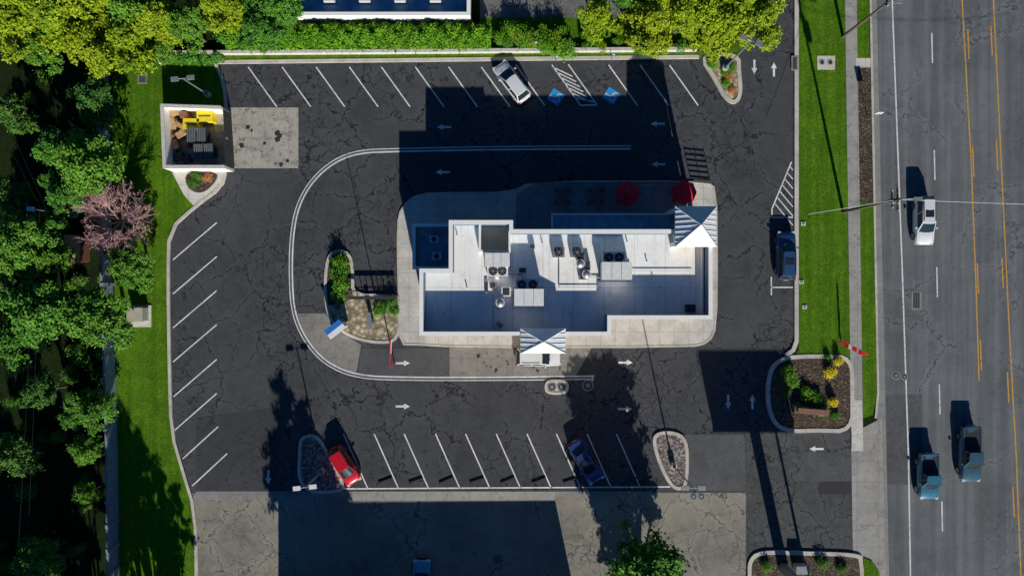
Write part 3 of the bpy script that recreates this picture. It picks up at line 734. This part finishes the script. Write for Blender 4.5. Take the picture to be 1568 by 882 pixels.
b=MB(); X,Y=P(104,382,2); b.box((X,Y,1.0),(2.0,2.4,1.9),'brown'); b.add([(X-1.2,Y-1.4,1.95),(X+1.2,Y-1.4,1.95),(X+1.2,Y+1.4,1.95),(X-1.2,Y+1.4,1.95),(X,Y-1.4,2.6),(X,Y+1.4,2.6)],[(0,4,5,3),(1,2,5,4),(0,1,4),(2,3,5),(0,3,2,1)],'card'); b.box((X,Y-1.22,.9),(.8,.05,1.6),'wood'); b.obj('garden_shed')
for px,py in((820,74),(851,95),(936,92)):
    b=MB();X,Y=P(px,py); b.cyl((X,Y,.1),(X,Y,1.9),.03,.03,6,'metal'); b.box((X,Y-.03,1.7),(.32,.03,.45),'signb'); b.box((X,Y-.05,1.72),(.16,.015,.2),'signw'); b.obj('parking_sign')
# ------------------------------------------------------------ vehicles
def vehicle(name,px,py,ang,kind,pcol,zc=.8,L=None):
    mp=carpaint(name+'_paint',pcol)
    spec={'sedan':(4.7,1.84,1.45),'suv':(4.75,1.92,1.72),'pickup':(5.6,2.0,1.85),'hatch':(4.2,1.78,1.48)}[kind]
    L0,W,Hh=spec; L=L or L0
    X,Y=P(px,py,zc*.8); b=MB(); hl=L/2
    prof={'sedan':[(-1,.62),(-.985,.80),(-.93,.98),(-.6,1.02),(-.3,1.0),(.1,.98),(.35,.96),(.6,.90),(.86,.80),(.96,.68),(1,.52)],
          'hatch':[(-1,.62),(-.985,.85),(-.93,1.0),(-.6,1.02),(-.3,1.0),(.1,.98),(.4,.96),(.6,.90),(.86,.80),(.96,.68),(1,.52)],
          'suv':[(-1,.70),(-.985,.95),(-.94,1.10),(-.6,1.12),(-.3,1.10),(.1,1.09),(.4,1.08),(.6,1.04),(.86,.96),(.965,.82),(1,.6)],
          'pickup':[(-1,.75),(-.99,1.0),(-.97,1.12),(-.6,1.12),(-.3,1.12),(.1,1.12),(.4,1.14),(.6,1.12),(.88,1.04),(.97,.9),(1,.65)]}[kind]
    rings=[]
    for t,zt in prof:
        at=abs(t); wf=1-.06*at**3-.20*max(0,(at-.88)/.12)**2
        wd=W/2*wf; zb=.24+.14*max(0,(at-.85)/.15)
        half=[(wd*.9,zb),(wd*.99,zb+.14),(wd,zb+(zt-zb)*.55),(wd*.975,zb+(zt-zb)*.82),(wd*.90,zt-.015),(wd*.55,zt+.03),(0,zt+.045)]
        if kind=='pickup' and -.95<t<-.12: half[4]=(wd*.93,zt);half[5]=(wd*.90,zt);half[6]=(0,zt-.0)
        rings.append([(t*hl,y,z) for y,z in half]+[(t*hl,-y,z) for y,z in half[-2::-1]])
    m=len(rings[0]); vs=[p for r in rings for p in r]; fs=[]
    for i in range(len(rings)-1):
        for j in range(m-1):
            fs.append((i*m+j,i*m+j+1,(i+1)*m+j+1,(i+1)*m+j))
        fs.append((i*m+m-1,i*m,(i+1)*m,(i+1)*m+m-1))
    b.add(vs,fs,mp,True)
    b.add(rings[0],[tuple(range(m))],mp); b.add(rings[-1],[tuple(range(m-1,-1,-1))],mp)
    zbelt=dict(sedan=.99,hatch=.99,suv=1.1,pickup=1.13)[kind]
    xr0,xr1,xf1,xf0={'sedan':(-.74,-.44,.10,.44),'hatch':(-.93,-.74,.12,.50),'suv':(-.95,-.82,.14,.46),'pickup':(-.16,-.12,.22,.46)}[kind]
    def ring(xr,xf,wd,z,bul):
        pts=[];fy=[-1,-.9,-.45,0,.45,.9,1]
        for v in fy: pts.append((xf*hl+bul*(1-v*v)-(.0 if abs(v)<1 else .07),v*wd,z))
        xm=(xr+xf)/2*hl
        pts+=[(xm+.05,wd*1.015,z),(xm-.05,wd*1.015,z)]
        for v in fy[::-1]: pts.append((xr*hl-bul*.5*(1-v*v)+(.0 if abs(v)<1 else .07),v*wd,z))
        pts+=[(xm-.05,-wd*1.015,z),(xm+.05,-wd*1.015,z)]
        return pts
    wb=W/2*.885;wt=W/2*(.70 if kind!='pickup' else .74)
    r0=ring(xr0,xf0,wb,zbelt-.02,.14); r1=ring(xr1,xf1,wt,Hh-.07,.07)
    n=len(r0)
    pil={0,5,7,9,14,16}
    for i in range(n):
        j=(i+1)%n
        mt=mp if i in pil else 'glass'
        b.add([r0[i],r0[j],r1[j],r1[i]],[(0,1,2,3)],mt,i not in pil)
    r2=[(x*.97+ (xr1+xf1)/2*hl*.03,y*.93,Hh-.015) for x,y,z in r1]
    ctr=((xr1+xf1)/2*hl,0,Hh+.015)
    b.add(r1+r2,[(i,(i+1)%n,n+(i+1)%n,n+i) for i in range(n)],mp,True)
    b.add(r2+[ctr],[(i,(i+1)%n,n) for i in range(n)],mp,True)
    if kind=='suv':
        for s_ in(-1,1): b.cyl((xr1*hl+.2,s_*wt*.86,Hh+.04),(xf1*hl-.2,s_*wt*.86,Hh+.04),.025,.025,6,'dmetal')
    if kind in('suv','sedan') and name!='drive_through_suv':
        cx=(xf1+xr1)/2*hl+.25; b.box((cx,0,Hh+.012),(.7,.85,.02),'glass')
    if kind=='pickup':
        x0,x1_=-.955*hl,-.19*hl; b.box(((x0+x1_)/2,0,1.128),(x1_-x0,W*.80,.03),'black')
        for k_ in range(7): b.box(((x0+x1_)/2,-W*.34+k_*W*.113,1.146),(x1_-x0-.1,.05,.012),'dmetal')
        for s_ in(-1,1): b.box(((x0+x1_)/2,s_*W*.43,1.16),(x1_-x0,.12,.07),mp)
        b.box((x0-.02,0,1.16),(.1,W*.8,.07),mp)
    for fx in(-.60,.63):
        for s_ in(-1,1):
            R=.34 if kind in('sedan','hatch') else .39
            y=s_*(W/2-.10); b.cyl((fx*hl,y-.115,R),(fx*hl,y+.115,R),R,R,22,'black')
            yo=s_*(W/2+.018); b.cyl((fx*hl,yo-.01,R),(fx*hl,yo+.008,R),R*.64,R*.64,16,'chrome')
            for k_ in range(5):
                a=k_*math.tau/5; b.cyl((fx*hl,yo+s_*.012,R),(fx*hl+math.cos(a)*R*.55,yo+s_*.012,R+math.sin(a)*R*.55),.03,.02,4,'dmetal',caps=False)
    zf=prof[-2][1]
    for s_ in(-1,1):
        b.box((.93*hl,s_*W*.36,zf-.02),(.30,.34,.13),'hl',-s_*.35); b.box((-.965*hl,s_*W*.37,zf+.12),(.16,.3,.16),'tl',s_*.25)
        b.box((xf0*hl-.32,s_*(W/2+.07),zbelt+.03),(.14,.22,.14),mp,s_*.15)
        for fx in(.18,-.25): b.box((fx*hl,s_*(W/2+.005),.82),(.18,.03,.03),'chrome')
        b.cyl((xf0*hl+.16,s_*.12,zbelt+.04),(xf0*hl-.02,s_*.62,zbelt+.10),.014,.010,4,'black',caps=False)
    b.box((.985*hl,0,.52),(.1,W*.5,.20),'dmetal'); b.box((1.0*hl,0,.38),(.08,W*.72,.12),'black'); b.box((-1.0*hl,0,.42),(.06,W*.75,.14),'black'); b.box((-1.0*hl-.02,0,.66),(.03,.5,.14),'signw')
    for s_ in(-1,1): b.box((.70*hl,s_*W*.36,prof[8][1]+.055),(.38*hl,.012,.012),'black',tilt=('Y',.10))
    b.obj(name,(X,Y,.012),math.radians(ang),ang=math.radians(38))
vehicle('parked_car',784,126,127,'hatch',(.84,.85,.86),L=4.5)
vehicle('parked_car',527,712,-58,'hatch',(.65,.010,.02))
vehicle('parked_car',897,706,-60,'sedan',(.03,.055,.21))
vehicle('parked_suv',1203,392,90,'suv',(.03,.08,.20),L=4.9)
vehicle('driving_suv',1414,338,-90,'suv',(.84,.86,.86),L=4.9)
vehicle('pickup_truck',1420,728,-90,'pickup',(.05,.19,.28),L=4.6)
vehicle('pickup_truck',1484,694,-90,'pickup',(.05,.12,.17))
vehicle('drive_through_suv',824,546,0,'suv',(.84,.84,.84),L=4.5)
vehicle('parked_car',646,892,90,'sedan',(.08,.30,.48))
# ------------------------------------------------------------ vegetation
def np_mesh(name,V,F,mats,mi=None,smooth=False):
    me=bpy.data.meshes.new(name)
    me.vertices.add(len(V)); me.vertices.foreach_set('co',V.astype(np.float32).ravel())
    k=F.shape[1]; me.loops.add(F.size); me.loops.foreach_set('vertex_index',F.astype(np.int32).ravel())
    me.polygons.add(len(F)); me.polygons.foreach_set('loop_start',np.arange(0,F.size,k,dtype=np.int32)); me.polygons.foreach_set('loop_total',np.full(len(F),k,dtype=np.int32))
    for m_ in mats: me.materials.append(m_)
    if mi is not None: me.polygons.foreach_set('material_index',mi.astype(np.int32))
    me.update(calc_edges=True); me.validate(); return me
SUNH=np.array([.19,-.9,.42])
def leaves(cent,size,rg,up=.6,outward=None):
    n=len(cent)
    nrm=rg.normal(size=(n,3)); nrm[:,2]=np.abs(nrm[:,2])+up
    if outward is not None: nrm+=outward*.8
    nrm/=np.linalg.norm(nrm,axis=1)[:,None]
    t=np.cross(nrm,rg.normal(size=(n,3))); t/=np.linalg.norm(t,axis=1)[:,None]
    u=np.cross(nrm,t); s_=size*rg.uniform(.6,1.3,n)[:,None]
    V=np.empty((n,4,3)); V[:,0]=cent-t*s_; V[:,1]=cent-u*s_*.5; V[:,2]=cent+t*s_; V[:,3]=cent+u*s_*.5
    F=np.arange(n*4).reshape(n,4); return V.reshape(-1,3),F
def tube(p0,p1,r0,r1,k=5):
    d=p1-p0; d=d/np.linalg.norm(d); a=np.cross(d,[.31,.2,.93]); a/=np.linalg.norm(a); c_=np.cross(d,a)
    an=np.arange(k)*2*np.pi/k
    ring=np.cos(an)[:,None]*a+np.sin(an)[:,None]*c_
    V=np.vstack([p0+ring*r0,p1+ring*r1]); F=np.array([[i,(i+1)%k,k+(i+1)%k,k+i] for i in range(k)]); return V,F
def tree_mesh(name,seed,R,Ht,base,leafm,nl=9000,nlobe=9,lsize=.16,colm=False,bark='bark'):
    rg=np.random.default_rng(seed)
    cz=(Ht+base)/2; hz=(Ht-base)/2
    lobes=[]
    for i in range(nlobe):
        a=i*2.4+rg.uniform(-.4,.4); rr=R*rg.uniform(.34,.80)*(1 if i else 0)
        z=cz+hz*rg.uniform(-.6,.62)*(1-.3*rr/R)
        lobes.append((rr*math.cos(a),rr*math.sin(a),z,R*rg.uniform(.20,.42)))
    lobes.append((0,0,cz+hz*.55,R*.38)); lobes.append((0,0,cz,R*.48))
    L=np.array(lobes); Vs=[];Fs=[];Ms=[];o=0
    ncl=max(30,nl//55); li=rg.choice(len(L),ncl,p=L[:,3]**2/np.sum(L[:,3]**2))
    d=rg.normal(size=(ncl,3)); d/=np.linalg.norm(d,axis=1)[:,None]; d[:,2]=np.where(d[:,2]<-.3,-d[:,2],d[:,2])
    cc=L[li,:3]+d*(L[li,3]*rg.uniform(.55,1.2,ncl))[:,None]*np.array([1,1,.85 if not colm else 1.6])
    cr=R*rg.uniform(.05,.12,ncl)
    k=rg.integers(0,ncl,nl); off=rg.normal(size=(nl,3))*cr[k][:,None]*.75; off[:,2]*=.6
    ce=cc[k]+off; ce[:,2]=np.clip(ce[:,2],base*.8,Ht)
    V,F=leaves(ce,lsize,rg,.4,d[k]+SUNH*.4); Vs.append(V);Fs.append(F);Ms.append(np.zeros(len(F)));o+=len(V)
    def addt(p0,p1,r0,r1):
        nonlocal o
        V,F=tube(np.array(p0,float),np.array(p1,float),r0,r1,6); Vs.append(V);Fs.append(F+o);Ms.append(np.ones(len(F)));o+=len(V)
    tr=.035*Ht; top=np.array([rg.uniform(-.2,.2),rg.uniform(-.2,.2),cz])
    fork=np.array([0,0,base*.9]); addt((0,0,0),fork,tr,tr*.75); addt(fork,top,tr*.72,tr*.3); addt(top,(0,0,Ht*.9),tr*.3,.02)
    for l in L[:-2]:
        st=fork+(top-fork)*rg.uniform(.0,.7); mid=(st+l[:3])/2+np.array([0,0,.2]); addt(st,mid,tr*.4,tr*.25); addt(mid,l[:3],tr*.25,tr*.1)
        for q_ in range(3):
            e=l[:3]+rg.normal(size=3)*l[3]*.6; addt(l[:3],e,tr*.1,.01)
    return np_mesh(name,np.vstack(Vs),np.vstack(Fs),[M[leafm],M[bark]],np.concatenate(Ms))
TM={}
for i in range(3): TM['A%d'%i]=tree_mesh('treeA',10+i,3.2,7.5,1.6,'leafA',10500,12,.16)
for i in range(3): TM['B%d'%i]=tree_mesh('treeB',20+i,3.2,7.5,1.4,'leafB',10500,12,.15)
for i in range(2): TM['C%d'%i]=tree_mesh('treeC',30+i,3.2,7.5,1.4,'leafC',8500,12,.17)
TM['T0']=tree_mesh('treeT',40,3.0,10,1.8,'leafB',10000,12,.20,True)
TM['T1']=tree_mesh('treeT',41,3.0,10,1.8,'leafC',10000,12,.20,True)
def tree(px,py,r_px,h,key,name='deciduous_tree',rot=None,hv=.72):
    zc=h*hv; X,Y=P(px,py,zc); R=r_px/S*(H-zc)/H*1.04
    me=TM[key]; o=bpy.data.objects.new(name,me); scene.collection.objects.link(o)
    R0=3.2 if key[0]!='T' else 3.0; H0=7.5 if key[0]!='T' else 10.
    o.location=(X,Y,.08); o.scale=(R/R0,R/R0,h/H0); o.rotation_euler[2]=rot if rot is not None else random.uniform(-.6,.6)
    return o
T=[
(25,35,52,7,'A0'),(85,20,50,8,'A1'),(140,65,48,7,'A2'),(195,60,44,7,'A0'),(240,25,42,7,'A1'),(190,10,45,8,'B0'),(285,40,34,6,'B1'),(330,10,34,6,'A0'),(120,-15,55,9,'A2'),(60,75,36,5,'B1'),(10,-10,55,8,'A1'),(245,78,22,4,'B2'),
(395,45,40,5,'B2'),(430,12,34,6,'B0'),(365,15,26,5,'A1'),(915,25,34,5.5,'A1'),(960,-15,30,6,'B0'),
(1000,35,42,6.5,'A0'),(1050,20,44,7,'A2'),(1110,35,46,7,'A1'),(1165,30,40,7,'A0'),(1085,60,26,5,'A2'),(1130,-10,50,8,'A1'),(1020,-15,44,7,'A2'),(985,65,22,4,'B0'),
(140,155,36,5,'C0'),(120,250,58,7,'B0'),(85,230,34,6,'B1'),(95,300,32,6,'B2'),(28,378,52,8,'B1'),(60,350,32,6,'B0'),(75,395,28,6,'B2'),(45,475,58,8,'B0'),(15,520,45,8,'B2'),(150,490,52,7,'B1'),(20,440,34,7,'C0'),(200,412,38,5,'B1'),(185,400,22,4.5,'B2'),
(20,300,30,6,'C1'),(142,632,34,5,'B2'),(125,690,26,4,'B0'),(130,755,20,4,'B1'),(60,600,30,6,'C1'),(15,700,34,7,'C0'),(55,855,36,7,'B1'),
(110,640,20,4,'B1'),(10,170,30,7,'C0'),
(985,888,74,9.4,'B1')]
for t in T: tree(*t[:5])
def gtree(px,py,R,h,key):
    X,Y=P(px,py); o=bpy.data.objects.new('deciduous_tree',TM[key]); scene.collection.objects.link(o)
    R0=3.2 if key[0]!='T' else 3.0; H0=7.5 if key[0]!='T' else 10.
    o.location=(X,Y,0);o.scale=(R/R0,R/R0,h/H0);o.rotation_euler[2]=random.uniform(0,6)
gtree(496,925,3.3,10.8,'T0');gtree(520,932,2.8,8.8,'T1');gtree(548,985,2.8,9,'T1');gtree(505,1000,3.0,11,'T1');gtree(1000,940,3.6,10.5,'T0');gtree(965,945,3.2,9.5,'T1')
for x,y,R,h,k_ in((290,985,2.6,9,'T0'),(262,1040,3.0,14,'T1'),(235,985,2.6,11,'T0'),(120,960,3.4,11,'T0'),(30,970,3.6,12,'T1'),(-30,940,4,14,'T0'),(-60,800,4,12,'T1'),(5,1060,4,15,'T1'),(90,1090,4,15,'T0'),(180,1090,4,16,'T1')): gtree(x,y,R,h,k_)
def shrub_mesh(name,seed,leafm,nl=1500,ls=.085):
    rg=np.random.default_rng(seed)
    d=rg.normal(size=(14,3)); d/=np.linalg.norm(d,axis=1)[:,None]; d[:,2]=np.abs(d[:,2]); c_=d*np.array([.55,.55,.5])*rg.uniform(.6,1.2,14)[:,None]+[0,0,.15]
    k=rg.integers(0,14,nl); off=rg.normal(size=(nl,3))*.2; ce=c_[k]+off; ce[:,2]=np.clip(ce[:,2],.02,1.1)
    V,F=leaves(ce,ls,rg,.5,d[k]+SUNH*.4); Vs=[V];Fs=[F];Ms=[np.zeros(len(F))];o=len(V)
    for i in range(10):
        V2,F2=tube(np.array([0,0,0.]),c_[i],.03,.01,4); Vs.append(V2);Fs.append(F2+o);Ms.append(np.ones(len(F2)));o+=len(V2)
    return np_mesh(name,np.vstack(Vs),np.vstack(Fs),[M[leafm],M['bark']],np.concatenate(Ms))
SM={'G':shrub_mesh('shG',1,'leafB'),'H':shrub_mesh('shH',2,'leafH'),'D':shrub_mesh('shD',3,'leafC'),'Y':shrub_mesh('shY',4,'leafY'),'F':shrub_mesh('shF',5,'flower',700,.07),'A':shrub_mesh('shA',6,'leafA')}
def shrub(px,py,r,h,key,name='shrub'):
    X,Y=P(px,py,h*.6); o=bpy.data.objects.new(name,SM[key]); scene.collection.objects.link(o)
    o.location=(X,Y,.1); o.scale=(r/S,r/S,h); o.rotation_euler[2]=random.uniform(-1,1)
for s_ in [(520,402,15,1.3,'H'),(518,418,15,1.5,'G'),(520,436,14,1.5,'H'),(518,452,13,1.2,'G'),(585,470,12,1.0,'G'),(600,462,12,.9,'G'),(604,476,9,.7,'G'),(578,478,9,.6,'H'),
 (1285,552,9,.9,'Y'),(1273,569,12,1.0,'Y'),(1276,615,10,.9,'Y'),(1210,572,14,1.1,'G'),(1216,584,12,1.0,'G'),(1236,604,14,.8,'H'),(1250,612,12,.8,'H'),(1262,628,12,.8,'G'),(1222,622,8,.6,'G'),(1205,600,8,.7,'D'),(1268,548,6,.6,'H'),(1280,636,8,.6,'G'),
 (1116,118,9,.6,'F'),(1112,128,8,.5,'H'),(1122,138,8,.5,'F'),(1110,112,8,.5,'H'),(1120,104,9,.7,'G'),(1092,98,10,.8,'H'),
 (300,268,12,.8,'D'),(318,272,10,.8,'F'),(295,280,10,.6,'D'),
 (1175,868,10,.8,'G'),(1260,862,12,.8,'D'),(1290,870,10,.7,'D'),(1235,878,9,.6,'G')]: shrub(*s_)
for i in range(30):
    shrub(765+random.uniform(0,110),44+random.uniform(0,34),random.uniform(9,17),random.uniform(1.0,2.0),random.choice('GHAH'))
for i in range(18): shrub(880+random.uniform(0,200),48+random.uniform(0,26),random.uniform(7,13),random.uniform(.7,1.3),random.choice('HGA'))
for i in range(40): shrub(random.uniform(0,160),random.choice([random.uniform(110,880),random.uniform(520,880)]),random.uniform(8,18),random.uniform(.8,1.8),random.choice('DGGD'))
for i in range(12): shrub(random.uniform(100,170),random.uniform(400,860),random.uniform(7,12),random.uniform(.8,1.5),random.choice('GH'))
for i in range(12): shrub(345+i*9.5+random.uniform(-3,3),random.uniform(35,60),random.uniform(12,18),random.uniform(1.5,2.4),random.choice('GHA'))
def hedge(x0,y0,x1,y1,h,n,leafm,name='hedge'):
    rg=np.random.default_rng(int(x0)); A0=P(x0,y1);A1=P(x1,y0)
    X=rg.uniform(A0[0],A1[0],n);Y=rg.uniform(A0[1],A1[1],n)
    top=h*(.74+.18*np.sin(X*1.9+np.sin(Y*2)*1.3)*np.cos(Y*2.3+X*.7)+.14*np.sin(X*5.1)*np.cos(Y*4.7))
    edge=np.minimum(np.minimum(Y-A0[1],A1[1]-Y),.7)/.7; top=top*(.45+.55*np.sqrt(np.clip(edge,0,1)))
    dep=rg.exponential(.16,n); Z=np.clip(top-dep+.1,.15,None)
    Y=Y+rg.normal(size=n)*.18
    V,F=leaves(np.stack([X,Y,Z],1),.13,rg,.3,np.tile(SUNH*.6,(n,1)))
    me=np_mesh(name,V,F,[M[leafm]]); o=bpy.data.objects.new(name,me); scene.collection.objects.link(o)
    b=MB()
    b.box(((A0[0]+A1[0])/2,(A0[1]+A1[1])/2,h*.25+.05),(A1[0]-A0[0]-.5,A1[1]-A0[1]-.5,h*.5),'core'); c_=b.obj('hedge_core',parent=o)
hedge(352,46,752,78,2.3,27000,'leafH'); hedge(255,86,345,96,1.2,2500,'leafB')
def bare(px,py,Rpx,h):
    rg=np.random.default_rng(5); Vs=[];Fs=[];Ms=[];o=0;X,Y=P(px,py,h*.6);tips=[]
    R=Rpx/S
    def seg(p0,p1,r0,r1,k):
        nonlocal o
        V,F=tube(p0,p1,r0,r1,4); Vs.append(V);Fs.append(F+o);Ms.append(np.zeros(len(F)));o+=len(V)
    def grow(p,d,l,r,lev):
        q_=p+d*l; seg(p,q_,r,r*.7,4)
        if lev>=4: tips.append(q_); tips.append((p+q_)/2)
        if lev>=5: return
        nb=[9,5,4,3,3][lev]
        for i in range(nb):
            t=rg.uniform(.35,1.0) if lev else rg.uniform(.75,1.0); s0=p+d*l*t
            dd=d+rg.normal(size=3)*(.8 if lev==0 else .48)
            if lev==0: a=i*6.28/nb; dd=np.array([math.cos(a),math.sin(a),.5])
            dd/=np.linalg.norm(dd); dd[2]=max(dd[2],-.05)
            grow(s0,dd,l*rg.uniform(.55,.82) if lev else R*.42,r*.58,lev+1)
    grow(np.array([0,0,0.]),np.array([0,0,1.]),h*.42,.17,0)
    tp=np.array(tips); tp=tp[rg.integers(0,len(tp),4500)]+rg.normal(size=(4500,3))*.05
    V,F=leaves(tp,.055,rg,.4); Vs.append(V);Fs.append(F+o);Ms.append(np.ones(len(F)))
    me=np_mesh('bare',np.vstack(Vs),np.vstack(Fs),[M['twig'],M['pink']],np.concatenate(Ms)); ob=bpy.data.objects.new('flowering_bare_tree',me); scene.collection.objects.link(ob); ob.location=(X,Y,.1)
bare(176,337,66,5.6)
# ------------------------------------------------------------ light, world, camera
el=math.radians(25); sd=Vector((-.21,1,0)).normalized()*math.cos(el); sd.z=-math.sin(el)
l=bpy.data.lights.new('sun','SUN'); l.energy=5.0; l.angle=math.radians(.5); l.color=(1,.95,.85)
lo=bpy.data.objects.new('sun',l); scene.collection.objects.link(lo); lo.rotation_euler=sd.to_track_quat('-Z','Y').to_euler()
wd=bpy.data.worlds.new('World'); scene.world=wd; wd.use_nodes=True; nt=wd.node_tree
sk=nt.nodes.new('ShaderNodeTexSky'); sk.sky_type='NISHITA'; sk.sun_disc=False; sk.sun_elevation=el; sk.sun_rotation=math.radians(168)
tint=mixc(nt,1.0,sk.outputs[0],(.13,.50,1.0),'MULTIPLY')
bg=nt.nodes['Background']; nt.links.new(tint,bg.inputs[0]); bg.inputs[1].default_value=.05
cam=bpy.data.cameras.new('camera'); co_=bpy.data.objects.new('camera',cam); scene.collection.objects.link(co_)
co_.location=(0,0,H); cam.sensor_width=36; cam.lens=36*H/(1568/S); cam.clip_end=3000; scene.camera=co_
scene.view_settings.view_transform='Standard'; scene.view_settings.look='None'; scene.view_settings.exposure=0
